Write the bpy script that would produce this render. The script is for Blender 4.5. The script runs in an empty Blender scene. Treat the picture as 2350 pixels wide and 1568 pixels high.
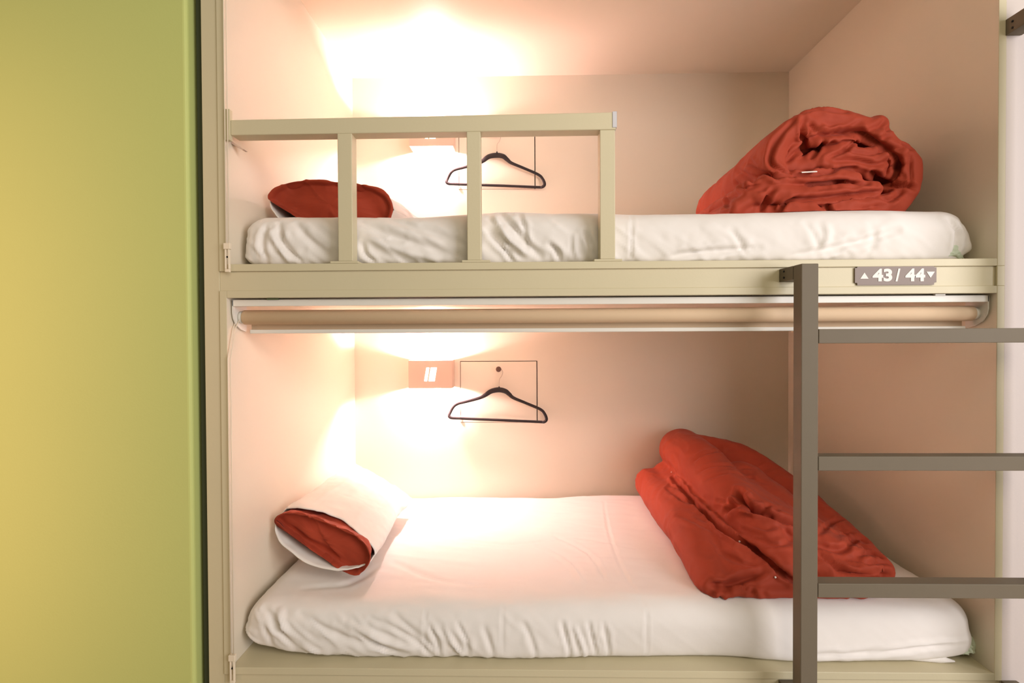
import bpy, bmesh, math, random
import numpy as np
from mathutils import Vector, Matrix
from mathutils.bvhtree import BVHTree

random.seed(7)
SC = bpy.context.scene
COL = SC.collection

# ------------------------------------------------------------------ camera
CAM = np.array([0.0, -1.36, 1.25])
YAW, PIT, ROL, FPX = -0.0199, -0.013, -0.0049, 1193.2
def _rot():
    F = np.array([math.sin(YAW)*math.cos(PIT), math.cos(YAW)*math.cos(PIT), math.sin(PIT)])
    r = np.cross(F, [0, 0, 1]); r /= np.linalg.norm(r); u = np.cross(r, F)
    return np.stack([math.cos(ROL)*r+math.sin(ROL)*u, -math.sin(ROL)*r+math.cos(ROL)*u, -F], 1)
RC = _rot()
cd = bpy.data.cameras.new('camera'); cam = bpy.data.objects.new('camera', cd); COL.objects.link(cam)
M = Matrix([list(RC[i])+[CAM[i]] for i in range(3)]+[[0, 0, 0, 1]])
cam.matrix_world = M
cd.sensor_width = 36.0; cd.lens = 36.0*FPX/2350.0; cd.clip_start = 0.02
SC.camera = cam

# ------------------------------------------------------------------ light, exposure
SC.view_settings.view_transform = 'Standard'
SC.view_settings.look = 'None'
SC.view_settings.gamma = 1.0
SC.view_settings.use_curve_mapping = False
SC.view_settings.exposure = 0.58
W = bpy.data.worlds.new('room_ambient'); SC.world = W; W.use_nodes = True
bg = W.node_tree.nodes['Background']; bg.inputs[0].default_value = (1.0, 0.87, 0.58, 1); bg.inputs[1].default_value = 0.14

def area(name, loc, target, size, power, color, spread=180, sy=None):
    l = bpy.data.lights.new(name, 'AREA'); l.energy = power; l.color = color; l.size = size
    if sy: l.shape = 'RECTANGLE'; l.size_y = sy
    l.spread = math.radians(spread)
    o = bpy.data.objects.new(name, l); COL.objects.link(o); o.location = loc
    d = Vector(target)-Vector(loc); o.rotation_euler = d.to_track_quat('-Z', 'Y').to_euler()
    return o
area('window_light', (2.6, -2.3, 1.7), (0.7, 0.1, 1.1), 2.0, 66, (1.0, 0.95, 0.97))
area('ceiling_light', (0.4, -2.2, 2.65), (0.2, 0.0, 1.0), 1.2, 12, (1.0, 0.86, 0.66))
area('warm_wall_fill', (-2.3, -2.2, 1.1), (-1.55, 0.0, 1.1), 0.4, 2.9, (1.0, 0.56, 0.34), 38, 1.9)  # added unseen fill that warms the green wall, not a known lamp

# ------------------------------------------------------------------ materials
def mat(name, col, rough=0.5, metal=0.0, bump=0.0, bscale=60, var=0.0, vscale=8, sheen=0.0, spec=0.4, trans=0.0, weave=False, emit=None, es=0):
    m = bpy.data.materials.new(name); m.use_nodes = True
    nt = m.node_tree; b = nt.nodes['Principled BSDF']
    b.inputs['Base Color'].default_value = (*col, 1); b.inputs['Roughness'].default_value = rough
    b.inputs['Metallic'].default_value = metal; b.inputs['Specular IOR Level'].default_value = spec
    if sheen: b.inputs['Sheen Weight'].default_value = sheen
    if trans: b.inputs['Transmission Weight'].default_value = trans
    if emit: b.inputs['Emission Color'].default_value = (*emit, 1); b.inputs['Emission Strength'].default_value = es
    tc = nt.nodes.new('ShaderNodeTexCoord')
    if var > 0:
        n = nt.nodes.new('ShaderNodeTexNoise'); n.inputs['Scale'].default_value = vscale; n.inputs['Detail'].default_value = 4
        nt.links.new(tc.outputs['Object'], n.inputs['Vector'])
        r = nt.nodes.new('ShaderNodeMix'); r.data_type = 'RGBA'
        r.inputs[6].default_value = (*[c*(1-var) for c in col], 1); r.inputs[7].default_value = (*[min(1, c*(1+var)) for c in col], 1)
        nt.links.new(n.outputs['Fac'], r.inputs[0]); nt.links.new(r.outputs[2], b.inputs['Base Color'])
    if bump > 0:
        n = nt.nodes.new('ShaderNodeTexNoise'); n.inputs['Scale'].default_value = bscale; n.inputs['Detail'].default_value = 5
        nt.links.new(tc.outputs['Object'], n.inputs['Vector'])
        bp = nt.nodes.new('ShaderNodeBump'); bp.inputs['Strength'].default_value = bump; bp.inputs['Distance'].default_value = 0.004
        nt.links.new(n.outputs['Fac'], bp.inputs['Height']); nt.links.new(bp.outputs[0], b.inputs['Normal'])
    return m

PAINT = mat('beige_paint', (0.60, 0.54, 0.365), 0.42, var=0.02, bump=0.05, bscale=150)
SHELL = mat('cream_laminate', (0.74, 0.665, 0.535), 0.45, var=0.015, vscale=3, bump=0.04, bscale=120)
SHELLB = mat('cream_laminate_back', (0.74, 0.665, 0.535), 0.45, var=0.015, vscale=3, bump=0.04, bscale=120)
DARKJ = mat('dark_joint', (0.03, 0.02, 0.015), 0.8)
GREEN = mat('green_paint', (0.53, 0.59, 0.205), 0.55, var=0.02, vscale=2, bump=0.05, bscale=200)
WHITEW = mat('white_wall_paint', (0.60, 0.53, 0.485), 0.6, var=0.01, bump=0.05, bscale=160)
FLOORM = mat('pale_floor', (0.50, 0.43, 0.34), 0.5, var=0.1)
METAL = mat('ladder_metal', (0.155, 0.128, 0.090), 0.55, spec=0.2, var=0.04, vscale=20, bump=0.03, bscale=300)
BLACKM = mat('dark_bolt_metal', (0.015, 0.015, 0.015), 0.35, metal=0.6)
WHITEP = mat('white_plastic', (0.72, 0.70, 0.64), 0.35)
BLINDF = mat('beige_blind_fabric', (0.62, 0.46, 0.30), 0.7, bump=0.1, bscale=500)
CLEARP = mat('pale_plastic', (0.80, 0.70, 0.55), 0.3)
SHEET = mat('white_cotton_sheet', (0.80, 0.765, 0.73), 0.85, sheen=0.15, bump=0.12, bscale=35, spec=0.2)
CASE = mat('white_cotton_pillowcase', (0.80, 0.76, 0.71), 0.85, sheen=0.15, bump=0.15, bscale=30, spec=0.2)
RED = mat('rust_red_cotton', (0.34, 0.048, 0.022), 0.65, sheen=0.03, bump=0.10, bscale=22, var=0.05, vscale=5, spec=0.15)
VELVET = mat('black_velvet', (0.018, 0.012, 0.012), 0.75, sheen=0.1)
SIGNM = mat('brown_sign_plate', (0.20, 0.145, 0.115), 0.4)
SIGNW = mat('white_lettering', (0.80, 0.76, 0.72), 0.5)
LAMPM = mat('lamp_housing_paint', (0.62, 0.46, 0.36), 0.4)
PROT = mat('pale_green_protector', (0.55, 0.62, 0.48), 0.8, bump=0.2, bscale=40)
GLOW = mat('lamp_glow', (1, 0.9, 0.8), 0.5, emit=(1.0, 0.83, 0.66), es=14)
BULB = mat('lamp_bulb', (1, 0.9, 0.8), 0.5, emit=(1.0, 0.72, 0.48), es=25)
BUTTON = mat('white_snap_button', (0.85, 0.8, 0.75), 0.3)

# ------------------------------------------------------------------ helpers
def at(px, py, Y):
    d = RC @ np.array([(px-1175)/FPX, -(py-784)/FPX, -1.0]); t = (Y-CAM[1])/d[1]; return Vector(CAM+d*t)
def mesh_obj(name, me, m, parent=None, smooth=False):
    me.name = name
    o = bpy.data.objects.new(name, me); COL.objects.link(o)
    if m is not None and not me.materials: me.materials.append(m)
    if parent: o.parent = parent; o.matrix_parent_inverse = Matrix.Translation(-Vector(world_loc(parent)))
    if smooth:
        for p in me.polygons: p.use_smooth = True
    return o
WL = {}
def world_loc(o): return WL.get(o.name, (0, 0, 0))
def tag(o, label, cat, group=None):
    o['label'] = label; o['category'] = cat
    if group: o['group'] = group
    return o
def thing(name, loc, label, cat, group=None):
    o = bpy.data.objects.new(name, None); COL.objects.link(o); o.location = loc; o.empty_display_size = 0.05
    WL[o.name] = tuple(loc); tag(o, label, cat, group); return o
def structure(o): o['kind'] = 'structure'; return o
def add_box(bm, x0, x1, y0, y1, z0, z1):
    vs = [bm.verts.new((x, y, z)) for x in (x0, x1) for y in (y0, y1) for z in (z0, z1)]
    for f in ((0, 1, 3, 2), (4, 6, 7, 5), (0, 4, 5, 1), (2, 3, 7, 6), (0, 2, 6, 4), (1, 5, 7, 3)):
        bm.faces.new([vs[i] for i in f])
def fin(bm, bevel=0.0, seg=2):
    bmesh.ops.recalc_face_normals(bm, faces=bm.faces)
    if bevel: bmesh.ops.bevel(bm, geom=list(bm.edges), offset=bevel, segments=seg, affect='EDGES', profile=0.5)
    me = bpy.data.meshes.new('m'); bm.to_mesh(me); bm.free(); return me
def box(name, b, m, parent=None, bevel=0.001):
    bm = bmesh.new(); add_box(bm, *b); return mesh_obj(name, fin(bm, bevel), m, parent)
def np_mesh(V, F):
    me = bpy.data.meshes.new('m'); me.from_pydata([tuple(v) for v in V], [], [tuple(f) for f in F]); me.update(); return me
def tube_vf(path, rad, seg=10, closed=False, flat=None):
    """path Nx3, rad scalar/list; flat=(axis, factor) squashes the section."""
    P = np.array([list(p) for p in path], float); n = len(P)
    R = np.full(n, rad) if np.isscalar(rad) else np.array(rad, float)
    V = []; F = []
    ref = None
    for i in range(n):
        a = P[(i-1) % n] if (closed or i > 0) else P[i]; b = P[(i+1) % n] if (closed or i < n-1) else P[i]
        t = b-a; t /= np.linalg.norm(t)
        if ref is None:
            ref = np.array([0, 1.0, 0]) if abs(t[1]) < 0.9 else np.array([1.0, 0, 0])
        s = np.cross(t, ref); s /= np.linalg.norm(s); u = np.cross(s, t); ref = u
        for k in range(seg):
            an = 2*math.pi*k/seg; off = (math.cos(an)*s+math.sin(an)*u)*R[i]
            if flat is not None: off[flat[0]] *= flat[1]
            V.append(P[i]+off)
    m = n if closed else n-1
    for i in range(m):
        for k in range(seg):
            j = (i+1) % n
            F.append((i*seg+k, i*seg+(k+1) % seg, j*seg+(k+1) % seg, j*seg+k))
    if not closed:
        F.append(tuple(range(seg))[::-1]); F.append(tuple((n-1)*seg+k for k in range(seg)))
    return V, F
def tube(name, path, rad, m, parent=None, seg=10, closed=False, flat=None):
    V, F = tube_vf(path, rad, seg, closed, flat)
    me = np_mesh(V, F)
    bm = bmesh.new(); bm.from_mesh(me); bmesh.ops.recalc_face_normals(bm, faces=bm.faces); bm.to_mesh(me); bm.free()
    return mesh_obj(name, me, m, parent, True)
def spline(pts, n=8, closed=False):
    P = [np.array(p, float) for p in pts]; N = len(P); out = []
    rng = range(N) if closed else range(N-1)
    for i in rng:
        g = (lambda k: P[k % N]) if closed else (lambda k: P[max(0, min(N-1, k))])
        p0, p1, p2, p3 = g(i-1), g(i), g(i+1), g(i+2)
        for j in range(n):
            t = j/n
            out.append(0.5*((2*p1)+(-p0+p2)*t+(2*p0-5*p1+4*p2-p3)*t*t+(-p0+3*p1-3*p2+p3)*t**3))
    if not closed: out.append(P[-1])
    return out

# ---- numpy noise
_rs = np.random.RandomState(3); _perm = _rs.permutation(256); _perm = np.concatenate([_perm, _perm, _perm]); _val = _rs.rand(256)*2-1
def vnoise(P):
    P = np.asarray(P); i = np.floor(P).astype(int); f = P-i; f = f*f*f*(f*(f*6-15)+10); i &= 255
    def h(a, b, c): return _val[_perm[_perm[_perm[(i[:, 0]+a) & 255]+((i[:, 1]+b) & 255)]+((i[:, 2]+c) & 255)] & 255]
    x, y, z = f[:, 0], f[:, 1], f[:, 2]
    L = lambda a, b, t: a+(b-a)*t
    return L(L(L(h(0, 0, 0), h(1, 0, 0), x), L(h(0, 1, 0), h(1, 1, 0), x), y), L(L(h(0, 0, 1), h(1, 0, 1), x), L(h(0, 1, 1), h(1, 1, 1), x), y), z)
def fbm(P, oc=3):
    s = 0; a = 1
    for k in range(oc): s = s+a*vnoise(P*(2**k)+17.3*k); a *= 0.5
    return s
def ridged(P, oc=2):
    s = 0; a = 1
    for k in range(oc): s = s+a*(1-2*np.abs(vnoise(P*(2**k)+9.1*k))); a *= 0.5
    return s
def get_vn(me):
    n = len(me.vertices); V = np.empty(n*3); me.vertices.foreach_get('co', V); V = V.reshape(-1, 3)
    N = np.empty(n*3); me.vertex_normals.foreach_get('vector', N); return V, N.reshape(-1, 3)
def set_v(me, V): me.vertices.foreach_set('co', np.ascontiguousarray(V).ravel()); me.update()
def laplace(me, it=2, lam=0.5):
    V, _ = get_vn(me); E = np.empty(len(me.edges)*2, dtype=int); me.edges.foreach_get('vertices', E); E = E.reshape(-1, 2)
    deg = np.bincount(E.ravel(), minlength=len(V)).astype(float)[:, None]; deg[deg == 0] = 1
    for _ in range(it):
        S = np.stack([np.bincount(E[:, 0], V[E[:, 1], c], len(V))+np.bincount(E[:, 1], V[E[:, 0], c], len(V)) for c in range(3)], 1)
        V = V+lam*(S/deg-V)
    set_v(me, V)
def seg_dist(V, a, b):
    a = np.array(a); b = np.array(b); d = b-a; L = max(1e-9, d@d); t = np.clip(((V-a)@d)/L, 0, 1)
    return np.linalg.norm(V-(a+t[:, None]*d), axis=1), t
def bvh_of(me):
    return BVHTree.FromPolygons([v.co.copy() for v in me.vertices], [tuple(p.vertices) for p in me.polygons])
def ray(bvh, px, py):
    d = RC @ np.array([(px-1175)/FPX, -(py-784)/FPX, -1.0]); h = bvh.ray_cast(Vector(CAM), Vector(d).normalized())
    return h[0]
def creases(me, lst, k=1.0):
    """lst: (polyline of photo points, width m, depth m[, taper]) traced onto the cloth surface, then pressed in as real folds."""
    bv = bvh_of(me); V, N = get_vn(me); D = np.zeros(len(V)); wob = fbm(V*38, 2)
    for c in lst:
        pts, w, a = c[:3]
        P3 = [ray(bv, *p) for p in spline([(x, y, 0) for x, y in pts], 4)] if False else [ray(bv, q[0], q[1]) for q in spline(pts, 4)]
        P3 = [p for p in P3 if p is not None]
        if len(P3) < 2: continue
        best = np.full(len(V), 9.0); tt = np.zeros(len(V)); n = len(P3)-1
        for i in range(n):
            if (P3[i+1]-P3[i]).length > 0.12: continue
            d, t = seg_dist(V, P3[i], P3[i+1]); m_ = d < best; best[m_] = d[m_]; tt[m_] = (i+t[m_])/n
        tap = np.clip(np.sin(np.pi*np.clip(tt*0.9+0.05, 0, 1)), 0.12, 1)**0.6
        ww = w*(1+0.35*wob)
        g = np.exp(-(best/ww)**2); s = np.exp(-((best-2.2*ww)/(1.1*ww))**2)
        D += tap*(-a*g+0.38*a*s)
    set_v(me, V+N*(D*k)[:, None])
def join_vf(parts):
    V = []; F = []
    for v, f in parts:
        o = len(V); V += list(v); F += [tuple(i+o for i in q) for q in f]
    return V, F
def remesh(V, F, voxel, smooth_it=2):
    me = np_mesh(V, F)
    bm = bmesh.new(); bm.from_mesh(me); bmesh.ops.recalc_face_normals(bm, faces=bm.faces); bm.to_mesh(me); bm.free()
    o = bpy.data.objects.new('tmp', me); COL.objects.link(o)
    md = o.modifiers.new('r', 'REMESH'); md.mode = 'VOXEL'; md.voxel_size = voxel; md.use_smooth_shade = True
    dg = bpy.context.evaluated_depsgraph_get(); dg.update()
    out = bpy.data.meshes.new_from_object(o.evaluated_get(dg)); bpy.data.objects.remove(o); bpy.data.meshes.remove(me)
    laplace(out, smooth_it)
    return out

# ------------------------------------------------------------------ dimensions (metres)
XL, XR, BY = -0.781, 1.2186, 1.046
Z1, Z2, Z3, Z4 = 0.366, 1.351, 1.440, 2.440
T = 0.019

# ------------------------------------------------------------------ setting
structure(box('floor', (-3, 4, -3.2, 1.2, -0.05, 0.0), FLOORM))
gw = bmesh.new(); add_box(gw, -3.0, -0.872, -0.012, 0.5, 0.0, 2.75)
structure(mesh_obj('wall_left', fin(gw, 0.010, 4), GREEN))
structure(box('gap_shade_1', (-0.8615, -0.8435, 0.013, 0.5, 0, 2.75), mat('painted_gap_shade', (0.035, 0.045, 0.02), 0.8)))  # dark strip in the wall-to-post gap; the gap's shade is put into its colour
structure(box('wall_right', (1.2379, 4.0, 0.0015, 0.3, 0.0, 2.75), WHITEW))

# ------------------------------------------------------------------ bunk
bunk = thing('bunk_bed', (0.22, 0.5, 0.0), 'beige built-in capsule bunk of two open berths, one above the other, beside the green wall', 'bunk bed')
box('post', (-0.843, -0.8015, 0.004, 0.06, 0.0, 2.75), PAINT, bunk)
box('fascia_beam', (-0.8015, 1.2180, 0.006, 0.05, Z2+T, Z3-T), PAINT, bunk)
box('side_filler', (XR, XR+T, 0, 0.05, Z2+T, Z3-T), PAINT, bunk)
box('plinth', (-0.8015, 1.2376, 0.006, 0.05, 0.0, Z1-T), PAINT, bunk)
def berth(z0, z1, hatch):
    box('side_panel', (XL-T, XL, 0, BY+T, z0-T, z1+T), SHELL, bunk, 0.0012)
    box('side_panel', (XR, XR+T, 0, BY+T, z0-T, z1+T), SHELL, bunk, 0.0012)
    box('sleeping_platform', (XL, XR, 0, BY+T, z0-T, z0), SHELL, bunk, 0.0012)
    box('ceiling_panel', (XL, XR, 0, BY+T, z1, z1+T), SHELL, bunk, 0.0012)
    for o in list(bunk.children):
        if o.name.split('.')[0] in ('side_panel', 'sleeping_platform', 'ceiling_panel') and len(o.data.materials) == 1:
            o.data.materials.append(PAINT)
            for p in o.data.polygons:
                if p.center.y < 0.002 or (o.name.startswith('sleeping') and p.normal.z > 0.9): p.material_index = 1
    x0, x1, h0, h1 = hatch; bm = bmesh.new()
    for b in ((XL, x0, z0, z1), (x1, XR, z0, z1), (x0, x1, z0, h0), (x0, x1, h1, z1)):
        add_box(bm, b[0], b[1], BY, BY+T, b[2], b[3])
    mesh_obj('back_panel', fin(bm), SHELLB, bunk)
    box('joint_backing', (x0-0.01, x1+0.01, BY+T-0.001, BY+T+0.004, h0-0.01, h1+0.01), DARKJ, bunk, 0)
    g = 0.0032
    h = box('hatch', (x0+g*0.7, x1-g*1.3, BY-0.0005, BY+0.016, h0+g*0.5, h1-g), SHELLB, bunk, 0.0008)
    hg = box('hinge', (x0-0.001, x0+0.008, BY-0.004, BY+0.002, h0+0.002, h0+0.014), LAMPM, h, 0.0005)
berth(Z1, Z2, (-0.289, 0.069, 0.843, 1.129))
berth(Z3, Z4, (-0.290, 0.064, 1.921, 2.205))

# ------------------------------------------------------------------ guard rail
rail = thing('guard_rail', (-0.26, 0.02, Z3), 'beige wooden guard rail with three posts along the front of the upper berth', 'guard rail')
bm = bmesh.new()
prof = [(-0.765, 1.779), (-0.765, 1.819), (0.245, 1.826), (0.245, 1.781)]
vs = [[bm.verts.new((x, y, z)) for x, z in prof] for y in (0.0, 0.043)]
bm.faces.new(vs[0]); bm.faces.new(vs[1][::-1])
for i in range(4): bm.faces.new((vs[0][i], vs[0][(i+1) % 4], vs[1][(i+1) % 4], vs[1][i]))
mesh_obj('top_rail', fin(bm, 0.002), PAINT, rail)
for x0, x1, f0, f1 in ((-0.483, -0.445, -0.504, -0.430), (-0.143, -0.107, -0.157, -0.083), (0.204, 0.243, 0.188, 0.261)):
    p = box('post', (x0, x1, 0.0015, 0.0415, Z3+0.006, 1.781), PAINT, rail, 0.0015)
    box('foot_plate', (f0, f1, -0.001, 0.042, Z3, Z3+0.0058), PAINT, p, 0.001)
box('mounting_plate', (-0.7805, -0.765, -0.004, 0.010, 1.765, 1.846), PAINT, rail, 0.0008)
bm = bmesh.new()
v = [bm.verts.new(p) for p in ((-0.780, 0.03, 1.768), (-0.752, 0.03, 1.752), (-0.746, 0.03, 1.752), (-0.780, 0.03, 1.776), (-0.780, 0.05, 1.768), (-0.752, 0.05, 1.752), (-0.746, 0.05, 1.752), (-0.780, 0.05, 1.776))]
for f in ((0, 1, 2, 3), (7, 6, 5, 4), (0, 4, 5, 1), (1, 5, 6, 2), (2, 6, 7, 3), (3, 7, 4, 0)): bm.faces.new([v[i] for i in f])
mesh_obj('support_bracket', fin(bm), LAMPM, rail)
cap = box('end_cap', (0.236, 0.2475, -0.0015, 0.044, 1.786, 1.8275), mat('pale_metal_cap', (0.45, 0.45, 0.50), 0.35, metal=0.2), rail, 0.0008)
cap['label'] = 'pale shiny metal end cap'

# ------------------------------------------------------------------ number sign
sign = thing('number_sign', (0.9625, 0.0, 1.3985), 'small brown berth number sign reading 43 / 44 on the beam beside the ladder', 'sign')
bm = bmesh.new(); add_box(bm, 0.859, 1.066, 0.001, 0.0056, 1.3735, 1.4240)
bmesh.ops.recalc_face_normals(bm, faces=bm.faces)
ed = [e for e in bm.edges if abs(e.verts[0].co.y-e.verts[1].co.y) > 0.003]
bmesh.ops.bevel(bm, geom=ed, offset=0.006, segments=5, affect='EDGES')
mesh_obj('plate', fin(bm), SIGNM, sign)
def text_mesh(s, size, off):
    c = bpy.data.curves.new('t', 'FONT'); c.body = s; c.size = size; c.offset = off; c.extrude = 0.0006; c.align_x = 'CENTER'; c.align_y = 'CENTER'; c.space_character = 1.0; c.resolution_u = 8
    o = bpy.data.objects.new('t', c); COL.objects.link(o); dg = bpy.context.evaluated_depsgraph_get(); dg.update()
    me = bpy.data.meshes.new_from_object(o.evaluated_get(dg)); bpy.data.objects.remove(o); bpy.data.curves.remove(c)
    return me
def put_text(name, s, x, z, h, w):
    me = text_mesh(s, 0.04, 0.0016); V, _ = get_vn(me)
    mn, mx = V.min(0), V.max(0); k = h/(mx[1]-mn[1]); kx = w/(mx[0]-mn[0]); c = (mn+mx)/2
    V2 = np.stack([x+(V[:, 0]-c[0])*kx, 0.0006-(V[:, 2]-c[2]), z+(V[:, 1]-c[1])*k], 1); set_v(me, V2)
    return mesh_obj(name, me, SIGNW, sign)
put_text('lettering', '43', 0.928, 1.3990, 0.0330, 0.0500)
put_text('lettering', '/', 0.9675, 1.3990, 0.0330, 0.0125)
put_text('lettering', '44', 1.0115, 1.3990, 0.0330, 0.0505)
for x, s in ((0.8825, 1), (1.0505, -1)):
    bm = bmesh.new(); z = 1.3975 if s > 0 else 1.3995
    tri = [(x-0.0105, z-0.0075*s), (x+0.0105, z-0.0075*s), (x, z+0.0085*s)]
    a = [bm.verts.new((px, 0.0001, pz)) for px, pz in tri]; b = [bm.verts.new((px, 0.0012, pz)) for px, pz in tri]
    bm.faces.new(a); bm.faces.new(b[::-1])
    for i in range(3): bm.faces.new((a[i], a[(i+1) % 3], b[(i+1) % 3], b[i]))
    mesh_obj('arrow', fin(bm), SIGNW, sign)

# ------------------------------------------------------------------ ladder
lad = thing('ladder', (0.97, -0.08, 0.0), 'dark grey square-tube metal ladder bracketed to the bunk front', 'ladder')
FY, BYL = -0.100, -0.062
box('stringer', (0.669, 0.7095, FY, BYL, 0.0, 1.417), METAL, lad, 0.0018)
box('stringer', (1.236, 1.2765, FY, BYL, 0.0, 2.062), METAL, lad, 0.0018)
for z in (1.2255, 0.919, 0.6115, 0.305):
    box('rung', (0.7105, 1.235, FY+0.0003, BYL-0.0005-(-0.0), z, z+0.0345), METAL, lad, 0.0015)
for x, z in ((0.669, 1.3830), (0.669, 0.309), (1.236, 0.315), (1.236, 2.006)):
    b = box('bracket', (x-0.0015, x+0.0385, -0.0615, 0.0055 if x < 1 else 0.0, z, z+0.0335 if z < 2 else z+0.04), METAL, lad, 0.001)
    for dz in (0.009, 0.025):
        tube('bolt', [(x-0.0035, -0.020, z+dz), (x-0.001, -0.020, z+dz)], 0.0028, BLACKM, b)
tag(lad, 'dark grey square-tube metal ladder bracketed to the bunk front', 'ladder')

# ------------------------------------------------------------------ roller blinds
def roller(zt, label, full=True):
    t = thing('roller_blind', (0.22, 0.04, zt), label, 'roller blind', 'roller blinds')
    x0, x1 = XL+0.005, XR-0.006
    box('headrail', (x0, x1, 0.016, 0.020, zt-0.0215, zt-0.0045), WHITEP, t, 0.0008)
    box('top_channel', (x0, x1, 0.020, 0.085, zt-0.006, zt-0.0035), WHITEP, t, 0.0005)
    for x in (x0, x1-0.003):
        bm = bmesh.new(); pr_ = [(0.016, 0), (0.016, -0.035), (0.020, -0.050), (0.032, -0.066), (0.055, -0.078), (0.080, -0.084), (0.085, -0.080), (0.085, 0)]
        a = [bm.verts.new((x, y, zt-0.005+z)) for y, z in pr_]; b = [bm.verts.new((x+0.003, y, zt-0.005+z)) for y, z in pr_]
        bm.faces.new(a); bm.faces.new(b[::-1])
        for i in range(len(a)): j = (i+1) % len(a); bm.faces.new((a[i], a[j], b[j], b[i]))
        mesh_obj('end_bracket', fin(bm), WHITEP, t)
    for xc, w, dk in ((-0.665, 0.030, True), (1.085, 0.026, False)):
        box('mounting_clip', (xc-w/2, xc+w/2, 0.012, 0.021, zt-0.0046, zt-0.0006), mat('green_clip', (0.10, 0.13, 0.06), 0.5) if dk else WHITEP, t, 0.0004)
    zc = zt-0.050
    tube('fabric_roll', [(x0+0.014, 0.052, zc), (x0+0.016, 0.052, zc), (x1-0.016, 0.052, zc), (x1-0.014, 0.052, zc)], [0.018, 0.020, 0.020, 0.018], BLINDF, t, 32)
    for xa, xb in ((x0+0.003, x0+0.014), (x1-0.014, x1-0.003)):
        tube('roll_end', [(xa, 0.052, zc), (xb, 0.052, zc)], 0.0165, WHITEP, t, 24)
    box('fabric_drop', (x0+0.024, x1-0.024, 0.0705, 0.0715, zt-0.086, zc), BLINDF, t, 0)
    bm = bmesh.new(); a0, a1 = x0+0.024, x1-0.022
    pr_ = [(zt-0.0925, zt-0.0815)]
    add_box(bm, a0, a1, 0.060, 0.0695, zt-0.0945, zt-0.0835)
    mesh_obj('bottom_rail', fin(bm, 0.002), WHITEP, t)
    # cord loop and its tensioner
    zb = zt-0.952
    for x in (-0.7760, -0.7688):
        tube('cord', [(x, 0.045, zc), (x, 0.02, zt-0.08), (x, -0.006, zt-0.16), (x, -0.008, zb)], 0.0013, CLEARP, t, 8)
    bm = bmesh.new(); add_box(bm, -0.7815, -0.764, -0.012, -0.002, zb-0.010, zb+0.006); add_box(bm, -0.7790, -0.7755, -0.011, -0.003, zb-0.062, zb-0.010); add_box(bm, -0.7700, -0.7665, -0.011, -0.003, zb-0.062, zb-0.010); add_box(bm, -0.7790, -0.7665, -0.011, -0.003, zb-0.070, zb-0.062)
    tn = mesh_obj('cord_tensioner', fin(bm, 0.0012), CLEARP, t)
    tube('tensioner_screw', [(-0.7728, -0.0095, zb-0.030), (-0.7728, -0.002, zb-0.030)], 0.0022, BLACKM, tn)
    return t
r1 = roller(Z2, 'rolled-up beige roller blind with white rails across the top of the lower berth')
r2 = roller(Z4, 'cord of the upper roller blind hanging down the left side of the upper berth')

# ------------------------------------------------------------------ wall lamps
def lamp(cx, cz, label):
    t = thing('wall_lamp', (cx, BY, cz), label, 'wall lamp', 'bedside wall lamps')
    w, h, d = 0.0985, 0.0625, 0.080
    y1 = BY-0.0003; y0 = y1-d; th = 0.003; bm = bmesh.new()
    add_box(bm, cx-w, cx+w, y0, y0+th, cz-h, cz+h)
    add_box(bm, cx-w, cx-w+th, y0+th, y1, cz-h, cz+h); add_box(bm, cx+w-th, cx+w, y0+th, y1, cz-h, cz+h)
    mesh_obj('housing', fin(bm), LAMPM, t)
    box('mounting_plate', (cx-w+th, cx+w-th, y1-0.003, y1, cz-0.015, cz+0.015), WHITEP, t, 0)
    box('divider', (cx-w+th, cx+w-th, y0+th, y1-0.003, cz-0.003, cz+0.003), WHITEP, t, 0)
    sk = 0.010
    for xa, xb in ((-0.036, -0.024), (-0.0165, 0.010)):
        bm = bmesh.new(); q = [(xa, -0.030), (xb, -0.030), (xb+sk, 0.030), (xa+sk, 0.030)]
        q = [(cx+0.005+a+0.004, cz+b) for a, b in q]
        va = [bm.verts.new((a, y0-0.0006, b)) for a, b in q]; vb = [bm.verts.new((a, y0+0.001, b)) for a, b in q]
        bm.faces.new(va); bm.faces.new(vb[::-1])
        for i in range(4): bm.faces.new((va[i], va[(i+1) % 4], vb[(i+1) % 4], vb[i]))
        mesh_obj('light_slot', fin(bm), GLOW, t)
    for s in (1, -1):
        z = cz+s*0.024
        tube('bulb', [(cx-0.045, y0+0.045, z), (cx+0.045, y0+0.045, z)], 0.007, BULB, t)
        l = bpy.data.lights.new('lamp_light', 'POINT'); l.energy = LP; l.color = (1.0, 0.635, 0.64); l.shadow_soft_size = 0.012
        o = bpy.data.objects.new('lamp_light', l); COL.objects.link(o); o.parent = t; o.location = (0, -0.036, s*0.034)
    return t
LP = 24.5
lamp(-0.414, 1.0735, 'square wall lamp glowing up and down beside the hanger in the lower berth')
lamp(-0.403, 2.158, 'square wall lamp seen under the guard rail in the upper berth')

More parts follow.
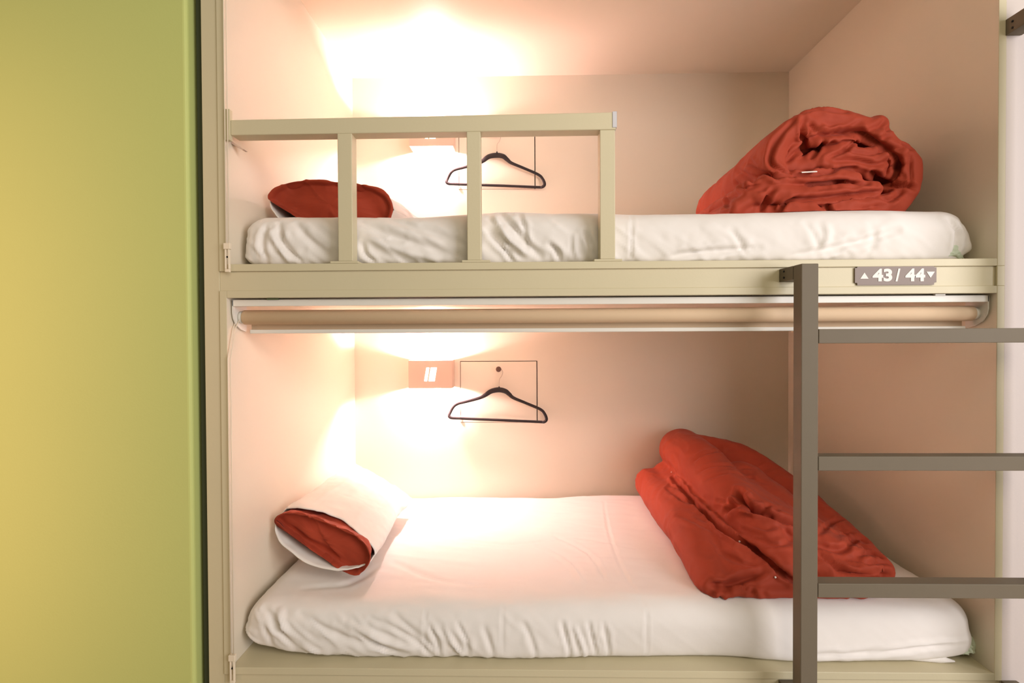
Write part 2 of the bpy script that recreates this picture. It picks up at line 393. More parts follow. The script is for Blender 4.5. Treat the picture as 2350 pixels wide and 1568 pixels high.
# ------------------------------------------------------------------ hangers and hooks
HP = [(1145, 896), (1128, 899), (1114, 908), (1101, 914.5), (1070, 923), (1051.5, 927.5), (1041, 934), (1033, 947.5), (1030, 955), (1034.5, 960), (1053, 961.5), (1155, 966), (1238, 970), (1249, 970), (1254.5, 964), (1250.6, 952), (1240, 941), (1206, 926), (1179, 914.5), (1169, 906), (1160, 899)]
HRd = [6.0, 5.6, 4.8, 3.7, 3.3, 3.3, 3.3, 3.3, 3.5, 3.4, 3.1, 3.1, 3.1, 3.4, 3.5, 3.3, 3.3, 3.3, 3.7, 4.8, 5.6]
def hanger(ox, oz, label):
    k = 1/501.0; y = BY-0.022
    t = thing('clothes_hanger', (ox, y, oz), label, 'clothes hanger', 'black hangers')
    pts = [(ox+(x-1146)*k, y+0.002*math.sin(x), oz-(z-895)*k, r) for (x, z), r in zip(HP, HRd)]
    sp = spline(pts, 6, True)
    V, F = tube_vf([p[:3] for p in sp], [p[3]*k for p in sp], 12, True, (1, 0.42))
    me = np_mesh(V, F); bmx = bmesh.new(); bmx.from_mesh(me); bmesh.ops.recalc_face_normals(bmx, faces=bmx.faces); bmx.to_mesh(me); bmx.free()
    mesh_obj('hanger_body', me, VELVET, t, True)
    tube('neck', [(ox, y, oz+0.002), (ox, y, oz+0.014)], [0.0045, 0.003], VELVET, t)
    hk = [(ox, y, oz+0.010), (ox+0.001, y, oz+0.045), (ox+0.012, y, oz+0.062), (ox+0.017, y, oz+0.080), (ox+0.006, y, oz+0.096), (ox-0.006, y, oz+0.093), (ox-0.011, y, oz+0.083)]
    tube('hook', spline(hk, 6), 0.0014, mat('pale_wire', (0.55, 0.45, 0.36), 0.35, metal=0.5), t, 8)
    return t
def knob(x, z, label):
    t = thing('coat_hook', (x, BY, z), label, 'coat hook', 'hooks on the hatches')
    tube('stem', [(x, BY-0.0006, z), (x, BY-0.026, z)], 0.004, BLACKM, t, 16)
    tube('knob', [(x, BY-0.0260, z), (x, BY-0.028, z), (x, BY-0.034, z), (x, BY-0.036, z)], [0.009, 0.0125, 0.0125, 0.010], mat('brown_knob', (0.10, 0.05, 0.035), 0.4), t, 24)
knob(-0.1095, 1.0925, 'small dark round coat hook above the lower hanger')
knob(-0.1145, 2.165, 'small dark round coat hook above the upper hanger, near the guard rail')
hanger(-0.1075, 0.999, 'slim black hanger on the back wall of the lower berth')
hanger(-0.1120, 2.073, 'slim black hanger on the back wall of the upper berth, behind the guard rail')

# ------------------------------------------------------------------ mattresses
def grid_box(x0, x1, y0, y1, z0, z1, nx, ny, nz, r):
    idx = {}; V = []; F = []
    n = (nx, ny, nz)
    def vid(i, j, k):
        key = (i, j, k)
        if key not in idx: idx[key] = len(V); V.append((x0+(x1-x0)*i/nx, y0+(y1-y0)*j/ny, z0+(z1-z0)*k/nz))
        return idx[key]
    for k in (0, nz):
        for i in range(nx):
            for j in range(ny):
                q = (vid(i, j, k), vid(i+1, j, k), vid(i+1, j+1, k), vid(i, j+1, k)); F.append(q if k else q[::-1])
    for j in (0, ny):
        for i in range(nx):
            for k in range(nz):
                q = (vid(i, j, k), vid(i+1, j, k), vid(i+1, j, k+1), vid(i, j, k+1)); F.append(q if j == 0 else q[::-1])
    for i in (0, nx):
        for j in range(ny):
            for k in range(nz):
                q = (vid(i, j, k), vid(i, j+1, k), vid(i, j+1, k+1), vid(i, j, k+1)); F.append(q if i else q[::-1])
    V = np.array(V); lo = np.array([x0, y0, z0]); hi = np.array([x1, y1, z1]); rr = np.array(r)
    rr = np.where((V[:, 2] < (z0+z1)/2)[:, None], np.array([0.045, 0.022, 0.022]), rr[None, :])
    inner = np.clip(V, lo+rr, hi-rr); d = (V-inner)/rr; nn = np.linalg.norm(d, axis=1, keepdims=True); nn[nn == 0] = 1
    dm = np.abs(d).max(1, keepdims=True)
    V = inner+d/nn*dm*rr
    return V, F
def mattress(zb, th, xr, label, low):
    t = thing('mattress', (0.22, 0.5, zb), label, 'mattress', 'berth mattresses')
    x0, x1, y0, y1 = XL+0.010, xr, (0.038 if low else 0.056), BY-0.014
    V, F = grid_box(x0, x1, y0, y1, zb+0.001, zb+th, 330, 110, 26, (0.060, 0.045, 0.055))
    u = (V[:, 2]-zb)/th
    lowf = np.clip(1-u*1.6, 0, 1)
    # corners lift and tuck in under the sheet; bottom hem wanders
    V[:, 2] += lowf*(0.12+0.88*low)*(0.055*np.exp(-(V[:, 0]-x0)/0.07)+0.020*np.exp(-(x1-V[:, 0])/0.08))
    front = np.exp(-(V[:, 1]-y0)/0.03)
    V[:, 1] += front*lowf*0.018*vnoise(np.stack([V[:, 0]*4+low*3, V[:, 0]*0, V[:, 0]*0], 1))
    V[:, 1] -= front*np.sin(np.pi*np.clip(u, 0, 1))*0.008
    V[:, 2] += (u > 0.5)*0.010*fbm(np.stack([V[:, 0]*2.2, V[:, 1]*2.2, V[:, 0]*0+low], 1), 2)*u
    V[:, 2] += (u > 0.5)*0.008*np.sin(np.pi*np.clip((V[:, 1]-y0)/(y1-y0), 0, 1))
    V[:, 0] += 0.014*np.exp(-((u-0.25)/0.2)**2)*np.exp(-(x1-V[:, 0])/0.05)*front*(1-low)
    me = np_mesh(V, F); laplace(me, 12); V, N = get_vn(me)
    topm = np.clip((N[:, 2]-0.3)/0.5, 0, 1); frm = np.clip(-N[:, 1], 0, 1)
    A = np.stack([V[:, 0]*9+V[:, 1]*3, V[:, 1]*26+V[:, 0]*4, V[:, 0]*0+low*5], 1)
    D = topm*(0.0015*fbm(A, 3)+0.0022*np.clip(ridged(np.stack([V[:, 0]*4-V[:, 1]*3, V[:, 1]*7+V[:, 0]*2, V[:, 0]*0+low], 1))-0.9, 0, 1))
    side = 1-topm
    B = np.stack([V[:, 0]*22-V[:, 2]*(-26), V[:, 2]*9, V[:, 1]*6+low*4], 1)
    lf = np.clip(1.1-(V[:, 0]-x0)/1.1, 0.15, 1) if low else np.clip(1.2-np.abs(V[:, 0]+0.1)/1.3, 0.35, 1)
    D += side*lf*(0.0045*np.clip(ridged(B, 2)-0.3, 0, 1.2)+0.0015*fbm(V*30, 2))
    set_v(me, V+N*D[:, None]); return t, me
t1, m1 = mattress(Z1, 0.152, 1.208, 'white-sheeted mattress of the lower berth with the pillow at its left end', 1)
creases(m1, [
 ([(605, 1395), (640, 1440), (680, 1480), (730, 1505)], 0.007, 0.008), ([(590, 1400), (608, 1440), (625, 1480)], 0.006, 0.004),
 ([(640, 1400), (655, 1450), (700, 1490), (800, 1508)], 0.007, -0.007), ([(690, 1410), (760, 1450), (830, 1475), (930, 1500)], 0.008, 0.005),
 ([(800, 1430), (880, 1470), (950, 1492)], 0.007, -0.006), ([(810, 1455), (880, 1490), (920, 1505)], 0.006, 0.006),
 ([(850, 1420), (900, 1440), (960, 1475), (985, 1500)], 0.006, 0.005), ([(905, 1410), (950, 1450), (1000, 1490)], 0.006, 0.004),
 ([(980, 1430), (1000, 1465), (1010, 1505)], 0.005, 0.006), ([(1020, 1440), (1040, 1480), (1060, 1505)], 0.005, -0.005),
 ([(1050, 1430), (1070, 1470), (1075, 1510)], 0.005, 0.005), ([(1110, 1440), (1125, 1480), (1135, 1515)], 0.006, 0.004),
 ([(1200, 1430), (1220, 1470), (1230, 1510)], 0.006, 0.004), ([(1290, 1430), (1300, 1470), (1310, 1515)], 0.005, 0.007),
 ([(1320, 1440), (1335, 1480), (1345, 1512)], 0.005, -0.006), ([(1350, 1430), (1360, 1470), (1370, 1510)], 0.005, 0.006),
 ([(1385, 1430), (1392, 1470), (1400, 1512)], 0.005, 0.005), ([(1483, 1400), (1484, 1450), (1484, 1515)], 0.0035, 0.0022),
 ([(977, 1400), (976, 1450), (977, 1500)], 0.0035, 0.0022), ([(1155, 1390), (1154, 1450), (1155, 1515)], 0.0035, 0.0018),
 ([(1385, 1150), (1400, 1230), (1430, 1310), (1480, 1390)], 0.0045, 0.0022), ([(1050, 1240), (1180, 1250), (1320, 1235), (1460, 1260)], 0.005, 0.002),
 ([(870, 1300), (800, 1340), (700, 1350)], 0.012, 0.004), ([(900, 1290), (1000, 1330), (1120, 1345)], 0.010, 0.003),
 ([(910, 1180), (980, 1170), (1060, 1165)], 0.007, 0.004), ([(900, 1230), (990, 1225), (1080, 1215)], 0.008, 0.003),
 ([(1230, 1250), (1300, 1290), (1340, 1340)], 0.007, -0.003), ([(1270, 1230), (1350, 1270), (1390, 1330)], 0.006, 0.003),
 ([(1850, 1505), (1990, 1500), (2180, 1480)], 0.006, 0.005), ([(2000, 1500), (2100, 1480), (2220, 1470)], 0.005, -0.004),
], 1.25)
mesh_obj('fitted_sheet', m1, SHEET, t1, True)
t2, m2 = mattress(Z3, 0.146, 1.204, 'white-sheeted mattress of the upper berth behind the guard rail', 0)
creases(m2, [
 ([(610, 520), (600, 560), (612, 598)], 0.007, 0.007), ([(640, 515), (650, 560), (690, 598)], 0.007, 0.009), ([(620, 530), (640, 570), (665, 600)], 0.006, -0.006),
 ([(680, 515), (710, 550), (760, 590)], 0.008, 0.006), ([(830, 510), (900, 540), (1060, 590)], 0.010, 0.006), ([(830, 540), (900, 570), (1000, 595)], 0.009, -0.005),
 ([(900, 505), (980, 530), (1070, 560)], 0.010, 0.004), ([(830, 560), (840, 585), (860, 600)], 0.005, 0.007),
 ([(1120, 530), (1150, 565), (1175, 598)], 0.006, 0.009), ([(1135, 500), (1160, 540), (1210, 585)], 0.007, -0.009), ([(1150, 490), (1185, 530), (1240, 590)], 0.008, 0.008),
 ([(1190, 490), (1205, 530), (1210, 570)], 0.006, 0.006), ([(1260, 560), (1275, 575), (1285, 598)], 0.006, 0.007), ([(1340, 530), (1355, 560), (1365, 590)], 0.006, 0.007),
 ([(1320, 540), (1320, 570), (1330, 595)], 0.006, -0.005), ([(1450, 488), (1450, 540), (1448, 590)], 0.004, 0.004), ([(1540, 590), (1600, 580), (1740, 570)], 0.008, 0.007),
 ([(1850, 515), (1872, 545), (1878, 570)], 0.008, 0.0035), ([(1895, 515), (1900, 540), (1888, 570)], 0.008, -0.0035), ([(2000, 520), (2010, 550), (1990, 580)], 0.008, 0.003), ([(1820, 585), (1890, 575), (1990, 550), (2060, 530)], 0.008, 0.006),
 ([(1680, 530), (1700, 560), (1710, 580)], 0.007, 0.004), ([(2180, 505), (2200, 540), (2190, 580)], 0.008, 0.009), ([(2210, 520), (2225, 550), (2215, 585)], 0.006, -0.006),
], 1.5)
mesh_obj('fitted_sheet', m2, SHEET, t2, True)
def fold(name, c, r, m, parent, seed, label=None):
    bm = bmesh.new(); bmesh.ops.create_icosphere(bm, subdivisions=5, radius=1.0); me = fin(bm); V, N = get_vn(me)
    V = V*(1+0.30*ridged(V*1.7+seed, 2)[:, None]); V = V*np.array(r)+np.array(c); set_v(me, V)
    o = mesh_obj(name, me, m, parent, True)
    if label: o['label'] = label
    return o
fold('protector_corner', (1.190, 0.075, Z1+0.040), (0.026, 0.03, 0.022), PROT, t1, 2.3, 'pale green mattress protector corner')
fold('protector_corner', (1.170, 0.085, Z3+0.026), (0.026, 0.02, 0.022), PROT, t2, 5.3, 'pale green mattress protector corner')
# loose hem point of the lower sheet
me = np_mesh(*join_vf([tube_vf([(0.96, 0.060, Z1+0.012), (1.05, 0.052, Z1+0.010), (1.115, 0.046, Z1+0.009), (1.150, 0.040, Z1+0.006)], [0.004, 0.009, 0.010, 0.002], 12)]))
mesh_obj('sheet_hem', me, SHEET, t1, True)

# ------------------------------------------------------------------ pillows
b1, b2 = bvh_of(m1), bvh_of(m2)
def rest_on(me, bv, gap=0.002):
    """whatever would sink into the mattress is flattened against its top"""
    V, _ = get_vn(me)
    for i in range(len(V)):
        h = bv.ray_cast(Vector((V[i, 0], V[i, 1], V[i, 2]+0.5)), Vector((0, 0, -1)), 0.6)
        if h[0] is not None and h[1].z > 0.35 and h[0].z+gap > V[i, 2]: V[i, 2] = h[0].z+gap+0.04*(V[i, 2]-h[0].z-gap)
    set_v(me, V)
def lens(P0, U, Wd, Nn, s, x, z): return P0+U*s+Wd*x+Nn*z
def pillow(cf_l, cf_r, cb_l, cb_r, thick, label, seed, lip, red_out, lowk, rest):
    fl, fr, bl, br = [np.array(p, float) for p in (cf_l, cf_r, cb_l, cb_r)]
    t = thing('pillow', tuple((fl+fr+bl+br)/4), label, 'pillow', 'pillows')
    def frame(s, x):   # s 0 mouth..1 back, x -1..1
        a = fl*(1-s)+bl*s; b = fr*(1-s)+br*s; return a*(0.5-0.5*x)+b*(0.5+0.5*x)
    Wd = fr-fl; Ud = (bl+br-fl-fr); Nn = np.cross(Wd, Ud); Nn /= np.linalg.norm(Nn)
    if Nn[2] < 0: Nn = -Nn
    Uu = Ud/np.linalg.norm(Ud)
    def shape(s, x, side, sc=1.0, k=1.0):
        ts = (0.90+0.10*math.sin(math.pi*min(max(s, 0), 1)))*(1-max(0, s)**4)**0.75 if s < 1 else 0.0
        e = (1-abs(x)**2.6)**0.62 if abs(x) < 1 else 0
        inw = 1-0.05*math.sin(math.pi*min(max(s, 0), 1))
        p = frame(s, x*inw*sc)
        return p+Nn*side*thick*ts*e*k
    nS, nX = 70, 60; V = []; F = []
    for side in (1, -1):
        base = len(V)
        for i in range(nS+1):
            for j in range(nX+1):
                x = -math.cos(math.pi*j/nX); s = i/nS
                if side < 0: s0 = -lip[0]*math.sin(math.pi*(j/nX)**0.8)**0.7*(1-s)**3; p = shape(max(s, 0), x, side)+Uu*s0; p = p+np.array([0, 0, -lip[1]])*(1-s)**4*math.sin(math.pi*(j/nX)**0.8)
                else: p = shape(s, x, side)+Uu*0.012*math.sin(5*x+seed)*(1-s)**3
                V.append(p)
        for i in range(nS):
            for j in range(nX):
                a = base+i*(nX+1)+j; q = (a, a+1, a+nX+2, a+nX+1); F.append(q if side > 0 else q[::-1])
    me = np_mesh(V, F)
    bm = bmesh.new(); bm.from_mesh(me)
    bmesh.ops.remove_doubles(bm, verts=bm.verts, dist=0.0006); bm.to_mesh(me); bm.free()
    Vv, N = get_vn(me)
    dd = 0.004*fbm(Vv*14+seed, 3)+0.0035*np.clip(ridged(np.stack([Vv[:, 0]*16, Vv[:, 1]*6, Vv[:, 2]*16], 1)+seed, 2)-0.3, 0, 1)
    set_v(me, Vv+N*dd[:, None]); rest_on(me, rest, 0.004)
    case = mesh_obj('pillowcase', me, CASE, t, True)
    so = case.modifiers.new('thickness', 'SOLIDIFY'); so.thickness = 0.003; so.offset = -1
    # rust red inner pillow: body, recessed mouth
    V = []; F = []; ring = 96
    prof = [(0.55, 0.50, 0.50), (0.35, 0.86, 0.70), (0.10, 0.90, 0.74), (0.0, 0.92, 0.80), (-red_out*0.5, 0.97, 0.93), (-red_out, 0.99, 1.0), (-red_out-0.004, 0.98, 0.99), (-red_out-0.001, 0.96, 0.95), (-red_out+0.035, 0.91, 0.84), (-red_out+0.035, 0.74, 0.62), (-red_out+0.012, 0.40, 0.30), (-red_out+0.010, 0.02, 0.02)]
    for s, sc, kz in prof:
        for k in range(ring):
            an = 2*math.pi*k/ring; x = math.cos(an); side = 1 if math.sin(an) >= 0 else -1; xx = (x+1)/2
            e = (1-abs(x)**(2.6 if x < 0 else 5))**0.55 if abs(x) < 1 else 0
            kk = kz*(1.0 if side > 0 else (lowk[0]+lowk[1]*min(1, xx*lowk[2])**1.3 if s < 0.05 else 0.6))
            V.append(frame(max(s, 0.0), x*sc)+Nn*(side*thick*e*kk*0.93)+Uu*min(s, 0)*np.linalg.norm(Ud)/2)
    for i in range(len(prof)-1):
        for k in range(ring): F.append((i*ring+k, i*ring+(k+1) % ring, (i+1)*ring+(k+1) % ring, (i+1)*ring+k))
    F.append(tuple(range(ring))[::-1]); F.append(tuple((len(prof)-1)*ring+k for k in range(ring)))
    me = np_mesh(V, F); bm = bmesh.new(); bm.from_mesh(me); bmesh.ops.recalc_face_normals(bm, faces=bm.faces)
    bmesh.ops.triangulate(bm, faces=[f for f in bm.faces if len(f.verts) > 4])
    bmesh.ops.subdivide_edges(bm, edges=bm.edges[:], cuts=2, use_grid_fill=True); bm.to_mesh(me); bm.free()
    Vv, N = get_vn(me)
    dd = 0.0035*fbm(Vv*22+seed, 3)+0.004*(ridged(np.stack([Vv[:, 0]*26+Vv[:, 2]*20, Vv[:, 1]*6, Vv[:, 2]*6], 1)+seed, 1)-0.4)
    set_v(me, Vv+N*dd[:, None]); rest_on(me, rest, 0.008)
    o = mesh_obj('inner_pillow', me, RED, t, True); o['label'] = 'rust red inner pillow showing at the open end'
    return t
pillow((-0.760, 0.25, 0.690), (-0.445, 0.190, 0.590), (-0.735, 0.86, 0.705), (-0.450, 0.74, 0.585), 0.062,
       'pillow in the lower berth leaning on the left wall, red at its open end', 1.0, (0.070, 0.012), 0.085, (0.30, 1.05, 1.0), b1)
pillow((-0.755, 0.20, 1.662), (-0.380, 0.200, 1.625), (-0.765, 0.66, 1.715), (-0.325, 0.62, 1.650), 0.070,
       'pillow lying in the upper berth behind the guard rail, red end to the front', 4.0, (0.03, 0.02), 0.05, (0.45, 0.95, 2.2), b2)

# ------------------------------------------------------------------ duvets
def slab(LB, RB, RF, LF, t, n=26, sag=0.0):
    """puffed quilt layer between four corners, rounded all round"""
    LB, RB, RF, LF = [np.array(p, float) for p in (LB, RB, RF, LF)]; V = []; F = []
    for side in (1, -1):
        base = len(V)
        for i in range(n+1):
            for j in range(n+1):
                a = -math.cos(math.pi*i/n); b = -math.cos(math.pi*j/n); u = (a+1)/2; v = (b+1)/2
                p = (LF*(1-u)+RF*u)*(1-v)+(LB*(1-u)+RB*u)*v
                tl = t if np.isscalar(t) else (t[3]*(1-u)+t[2]*u)*(1-v)+(t[0]*(1-u)+t[1]*u)*v
                e = ((1-abs(a)**6)*(1-abs(b)**6)) if abs(a) < 1 and abs(b) < 1 else 0
                V.append(p+np.array([0, 0, side*tl*max(e, 0)**0.45]))
        for i in range(n):
            for j in range(n):
                q = (base+i*(n+1)+j, base+i*(n+1)+j+1, base+(i+1)*(n+1)+j+1, base+(i+1)*(n+1)+j); F.append(q if side < 0 else q[::-1])
    me = np_mesh(V, F); bm = bmesh.new(); bm.from_mesh(me); bmesh.ops.remove_doubles(bm, verts=bm.verts, dist=1e-5)
    bm.verts.index_update(); V = [np.array(v.co) for v in bm.verts]; F = [tuple(v.index for v in f.verts) for f in bm.faces]; bm.free(); bpy.data.meshes.remove(me)
    return V, F
def roll(path, rads, seg=20, flat=None):
    sp = spline([tuple(p)+(r,) for p, r in zip(path, rads)], 6); P = [s[:3] for s in sp]; R = [s[3] for s in sp]
    # rounded ends
    d0 = P[0]-P[1]; d0 /= np.linalg.norm(d0); d1 = P[-1]-P[-2]; d1 /= np.linalg.norm(d1); pre = []; post = []
    for k in (0.98, 0.85, 0.6, 0.3):
        q = math.sqrt(1-k*k); pre.append((P[0]+d0*R[0]*k, R[0]*q)); post.insert(0, (P[-1]+d1*R[-1]*k, R[-1]*q))
    allp = pre+[(p, r) for p, r in zip(P, R)]+post
    return tube_vf([a[0] for a in allp], [a[1] for a in allp], seg, False, flat)
def wrinkle(me, seed, amp=1.0, st=(1, 1, 1)):
    V, N = get_vn(me); S = np.array(st)
    big = 0.010*fbm(V*5+seed, 2)
    w = fbm(V*4+seed+3, 1)[:, None]*0.12
    Q = (V+w)*S
    r1 = 0.0065*np.clip(ridged(Q*9+seed, 2)-0.35, -0.3, 1)
    r2 = 0.0011*ridged((V-w)*S[::-1]*22+seed*2, 2)
    r3 = 0.0005*fbm(V*70, 2)
    set_v(me, V+N*((big+r1+r2+r3)*amp)[:, None])

# lower duvet: two folded packs stacked, sliding down towards the front right
mz = Z1+0.152
A = lambda x, y, Y: tuple(at(x, y, Y))
parts = [
 slab((0.53, 0.93, mz+0.045), (1.07, 0.93, mz+0.045), A(2025, 1368, 0.055), A(1640, 1366, 0.060), (0.04, 0.04, 0.026, 0.030)),
 slab((0.53, 0.93, mz+0.100), (1.06, 0.93, mz+0.110), A(2030, 1350, 0.070), A(1630, 1330, 0.095), (0.05, 0.05, 0.020, 0.042)),
 roll([(0.565, 0.93, mz+0.072), (0.558, 0.65, mz+0.076), (0.556, 0.38, mz+0.074), A(1634, 1336, 0.115)], [0.071, 0.074, 0.073, 0.048]),
 roll([(0.640, 0.93, mz+0.090), (0.635, 0.60, mz+0.098), A(1680, 1285, 0.22), A(1740, 1325, 0.12)], [0.080, 0.080, 0.068, 0.040]),
 slab((0.66, 0.93, mz+0.175), (1.06, 0.90, mz+0.160), A(2030, 1330, 0.065), A(1800, 1300, 0.085), (0.06, 0.05, 0.026, 0.042)),
 roll([A(1612, 1048, 0.86), A(1700, 1072, 0.76), A(1790, 1128, 0.62), A(1875, 1195, 0.44), A(1960, 1262, 0.26), A(2022, 1308, 0.14)], [0.092, 0.088, 0.078, 0.064, 0.050, 0.032]),
 roll([A(1700, 1110, 0.60), A(1780, 1175, 0.42), A(1860, 1235, 0.28), A(1950, 1290, 0.16)], [0.085, 0.080, 0.062, 0.042]),
 slab((0.67, 0.93, mz+0.255), A(1790, 1160, 0.70), A(2030, 1312, 0.085), A(1712, 1175, 0.240), (0.07, 0.055, 0.028, 0.055)),
 roll([(0.690, 0.93, mz+0.225), (0.688, 0.70, mz+0.228), A(1650, 1115, 0.52), A(1705, 1180, 0.34), A(1760, 1245, 0.20), A(1800, 1295, 0.115)], [0.090, 0.090, 0.086, 0.074, 0.058, 0.038]),
]
dl = remesh(*join_vf(parts), 0.0052, 14)
wrinkle(dl, 2.0, 0.50, (1.6, 0.7, 1.3))
creases(dl, [
 ([(1693, 1125), (1706, 1158), (1760, 1182), (1830, 1204)], 0.009, 0.026), ([(1700, 1130), (1706, 1155), (1740, 1172), (1765, 1160)], 0.007, 0.016),
 ([(1665, 1175), (1685, 1162), (1705, 1165)], 0.008, 0.016), ([(1645, 1147), (1675, 1155), (1700, 1158)], 0.005, 0.007),
 ([(1590, 1060), (1620, 1040), (1680, 1035)], 0.007, 0.005), ([(1600, 1085), (1640, 1068), (1720, 1075)], 0.007, 0.005), ([(1620, 1100), (1680, 1085), (1760, 1110)], 0.007, 0.004),
 ([(1545, 1095), (1590, 1152), (1650, 1212), (1740, 1272), (1800, 1320), (1850, 1338), (1940, 1346), (2030, 1344)], 0.008, 0.026),
 ([(1635, 1347), (1660, 1343), (1710, 1330), (1755, 1308)], 0.008, 0.016), ([(1632, 1340), (1645, 1342), (1656, 1340)], 0.006, 0.014),
 ([(1625, 1362), (1650, 1356), (1665, 1352)], 0.005, 0.008), ([(1640, 1375), (1660, 1362), (1668, 1350)], 0.005, 0.009), ([(1660, 1380), (1672, 1365), (1674, 1348)], 0.005, 0.007),
 ([(1722, 1368), (1728, 1355), (1732, 1375)], 0.005, 0.010), ([(1750, 1360), (1765, 1375), (1800, 1378)], 0.005, 0.006), ([(1700, 1340), (1715, 1355)], 0.005, 0.006),
 ([(1880, 1270), (1920, 1300), (1960, 1318), (2040, 1322)], 0.009, 0.018), ([(1880, 1225), (1910, 1200), (1935, 1190)], 0.006, 0.008), ([(1880, 1255), (1930, 1262), (1970, 1235), (1985, 1245)], 0.008, 0.010),
 ([(1900, 1215), (1960, 1235), (1975, 1240)], 0.006, -0.007), ([(1965, 1275), (2000, 1270), (2030, 1285)], 0.006, 0.009), ([(1985, 1300), (2020, 1290), (2045, 1295)], 0.006, 0.008), ([(1950, 1290), (1980, 1300), (2035, 1305)], 0.006, -0.006),
 ([(1655, 1215), (1700, 1240), (1745, 1262)], 0.006, 0.006), ([(1700, 1205), (1760, 1225), (1790, 1215)], 0.008, -0.006), ([(1740, 1240), (1790, 1250), (1815, 1240)], 0.007, 0.006),
 ([(1530, 1120), (1570, 1150), (1600, 1165)], 0.008, 0.007), ([(1560, 1180), (1620, 1210), (1650, 1225)], 0.009, 0.005), ([(1650, 1270), (1700, 1290), (1740, 1300)], 0.007, 0.006),
 ([(1925, 1380), (1950, 1372), (1960, 1380)], 0.005, 0.007), ([(1990, 1385), (2005, 1375), (2020, 1380)], 0.005, 0.007),
], 1.3)
laplace(dl, 1); rest_on(dl, b1)
d1 = thing('duvet', (0.8, 0.5, mz), 'folded rust red duvet in the lower berth, standing behind the ladder', 'duvet', 'rust red duvets')
mesh_obj('duvet_cover', dl, RED, d1, True)
bvd = bvh_of(dl)
for px, py in ((1541, 1084), (1697, 1243), (1779, 1325)):
    p = ray(bvd, px, py)
    if p: tube('snap_button', [p, p+Vector((-0.001, -0.003, 0.001))], 0.0028, BUTTON, d1)['label'] = 'tiny white snap button'

# upper duvet: loosely rolled bundle seen end-on
def band(pts, t, yf, yb, tl=None, seg=24):
    """thick quilt strip following a path in the XZ plane (photo points at the bundle's front), running back from yf to yb"""
    P = [at(x, y, yf) for x, y in pts]; sp = spline([(p.x, p.z) for p in P], 6)
    S = np.array(sp); n = len(S); V = []; F = []
    T_ = np.gradient(S, axis=0); T_ /= np.linalg.norm(T_, axis=1, keepdims=True); Nn = np.stack([-T_[:, 1], T_[:, 0]], 1)
    yc, hd = (yf+yb)/2, (yb-yf)/2
    # stadium section
    sec = []
    for k in range(seg):
        an = 2*math.pi*k/seg; c, s = math.cos(an), math.sin(an)
        sec.append((c, s))
    rings = []
    ends = [(0.98, math.sqrt(1-0.98**2)), (0.8, 0.6), (0.45, math.sqrt(1-0.45**2))]
    for e, q in ends: rings.append((S[0]-T_[0]*t*e, Nn[0], t*q))
    for i in range(n): rings.append((S[i], Nn[i], t))
    for e, q in ends[::-1]: rings.append((S[-1]+T_[-1]*t*e, Nn[-1], t*q))
    for c0, nn, tt in rings:
        for c, s in sec:
            off = (hd-t)*(1 if s > 0 else -1) if abs(s) > 1e-6 else 0
            V.append((c0[0]+nn[0]*tt*c, yc+off+tt*s, c0[1]+nn[1]*tt*c))
    for i in range(len(rings)-1):
        for k in range(seg): F.append((i*seg+k, i*seg+(k+1) % seg, (i+1)*seg+(k+1) % seg, (i+1)*seg+k))
    F.append(tuple(range(seg))[::-1]); F.append(tuple((len(rings)-1)*seg+k for k in range(seg)))
    return V, F
U = [
 band([(1812, 440), (1785, 395), (1782, 345), (1812, 302), (1880, 268), (1950, 270), (2015, 292), (2062, 335), (2104, 368), (2098, 420), (2070, 468)], 0.031, 0.125, 0.74),
 band([(1690, 478), (1735, 448), (1800, 440), (1900, 446), (1960, 436), (2015, 428)], 0.024, 0.110, 0.66),
 band([(1720, 425), (1800, 412), (1900, 404), (1972, 406)], 0.017, 0.115, 0.70),
 band([(1818, 315), (1822, 350), (1812, 372)], 0.026, 0.145, 0.6),
 band([(1870, 300), (1930, 300), (1990, 286), (2030, 280)], 0.026, 0.130, 0.6),
 band([(1808, 378), (1850, 378), (1900, 355), (1950, 335)], 0.025, 0.140, 0.6),
 band([(1900, 375), (1960, 362), (2020, 372)], 0.038, 0.130, 0.6),
 band([(2070, 370), (2078, 430)], 0.038, 0.150, 0.6),
 band([(1815, 492), (1870, 492)], 0.032, 0.105, 0.6),
 band([(1915, 482), (1990, 478), (2060, 462)], 0.030, 0.115, 0.66),
 band([(1700, 492), (1780, 488), (1950, 495), (2060, 490)], 0.025, 0.130, 0.66),
 band([(1850, 330), (1950, 320), (2030, 330), (2060, 400), (1980, 440), (1850, 430)], 0.040, 0.190, 0.66),
 band([(1830, 400), (2050, 400)], 0.07, 0.200, 0.66),
]
du = remesh(*join_vf(U), 0.0048, 2)
V, N = get_vn(du)
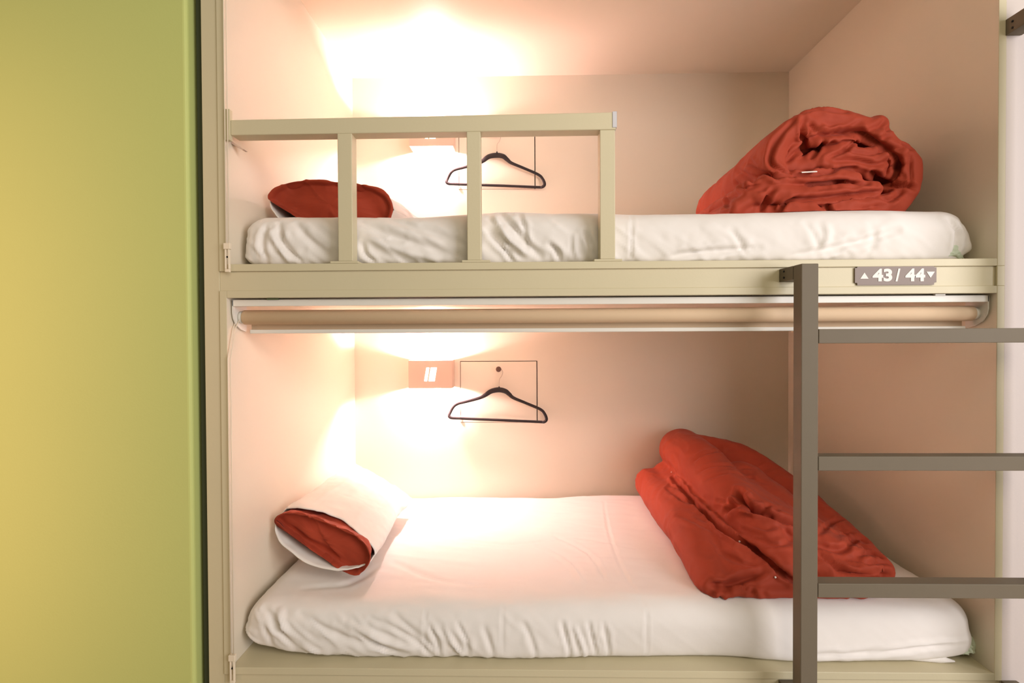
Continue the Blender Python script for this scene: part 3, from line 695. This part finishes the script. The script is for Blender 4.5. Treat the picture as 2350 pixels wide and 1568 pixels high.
# bundle leans: back end slumps lower and spreads a little
b = np.clip((V[:, 1]-0.12)/0.6, 0, 1); V[:, 2] -= (V[:, 2]-1.58)*0.10*b**1.5
set_v(du, V)
wrinkle(du, 6.0, 0.55, (1.3, 0.8, 1.3))
creases(du, [
 ([(1820, 278), (1780, 325), (1766, 370), (1790, 392), (1840, 396), (1900, 385)], 0.006, 0.012), ([(1845, 275), (1840, 310), (1842, 335), (1805, 370)], 0.006, 0.014),
 ([(1855, 282), (1880, 305), (1930, 300), (1970, 285)], 0.007, 0.010), ([(1838, 262), (1880, 252), (1960, 258), (2010, 262)], 0.006, 0.012),
 ([(1850, 322), (1900, 308), (1970, 305), (2010, 330), (2060, 345)], 0.007, 0.018), ([(1890, 315), (1880, 340), (1860, 365)], 0.005, 0.009),
 ([(1965, 318), (1940, 345), (1900, 362)], 0.005, 0.009), ([(1900, 370), (1960, 368), (2010, 378), (2045, 365)], 0.006, 0.009), ([(1935, 345), (1990, 352), (2030, 350)], 0.006, 0.006),
 ([(2000, 395), (2020, 415), (2040, 420)], 0.007, 0.018), ([(2020, 345), (2055, 360), (2058, 400), (2040, 420)], 0.007, 0.018), ([(1740, 405), (1800, 402), (1880, 398), (1960, 385)], 0.006, 0.012),
 ([(1720, 372), (1745, 395), (1790, 408)], 0.007, 0.010), ([(1690, 420), (1710, 432), (1740, 425)], 0.007, 0.010), ([(1850, 425), (1930, 420), (1990, 422)], 0.006, 0.014),
 ([(1775, 435), (1760, 455), (1745, 485)], 0.007, 0.012), ([(1830, 455), (1800, 470), (1785, 490)], 0.006, 0.012), ([(1805, 462), (1880, 456), (1960, 448), (2020, 440)], 0.006, 0.014),
 ([(2085, 350), (2090, 400), (2086, 425)], 0.004, 0.006), ([(2045, 430), (2075, 425), (2100, 432)], 0.007, 0.014), ([(2025, 455), (2045, 458), (2070, 440)], 0.006, 0.010),
 ([(2030, 300), (2050, 290), (2060, 275)], 0.006, 0.009), ([(2025, 318), (2060, 300), (2075, 285)], 0.006, 0.008), ([(2035, 270), (2020, 290), (1990, 300)], 0.006, 0.008),
 ([(1960, 480), (2000, 475), (2040, 470)], 0.006, 0.006), ([(1895, 470), (1900, 485), (1905, 495)], 0.006, 0.014), ([(2070, 330), (2100, 345), (2130, 345)], 0.006, 0.010),
 ([(1660, 445), (1670, 470), (1665, 490)], 0.008, 0.006), ([(1690, 390), (1720, 410), (1730, 425)], 0.008, 0.006), ([(2045, 385), (2075, 380)], 0.006, 0.008),
], 1.6)
laplace(du, 1); rest_on(du, b2)
d2 = thing('duvet', (0.95, 0.4, Z3+0.14), 'rolled-up rust red duvet heaped on the right end of the upper berth', 'duvet', 'rust red duvets')
mesh_obj('duvet_cover', du, RED, d2, True)
bvd = bvh_of(du)
pa, pb = ray(bvd, 1836, 395), ray(bvd, 1871, 393)
if pa and pb:
    o = (Vector((0, -0.004, 0)))
    bm = bmesh.new(); q = [pa+o, pb+o, pb+o+Vector((0, -0.006, -0.003)), pa+o+Vector((0, -0.006, -0.003))]
    va = [bm.verts.new(p) for p in q]; vb = [bm.verts.new(p+Vector((0, 0, -0.0025))) for p in q]
    bm.faces.new(va); bm.faces.new(vb[::-1])
    for i in range(4): bm.faces.new((va[i], va[(i+1) % 4], vb[(i+1) % 4], vb[i]))
    mesh_obj('care_tag', fin(bm), BUTTON, d2)['label'] = 'white care tag'
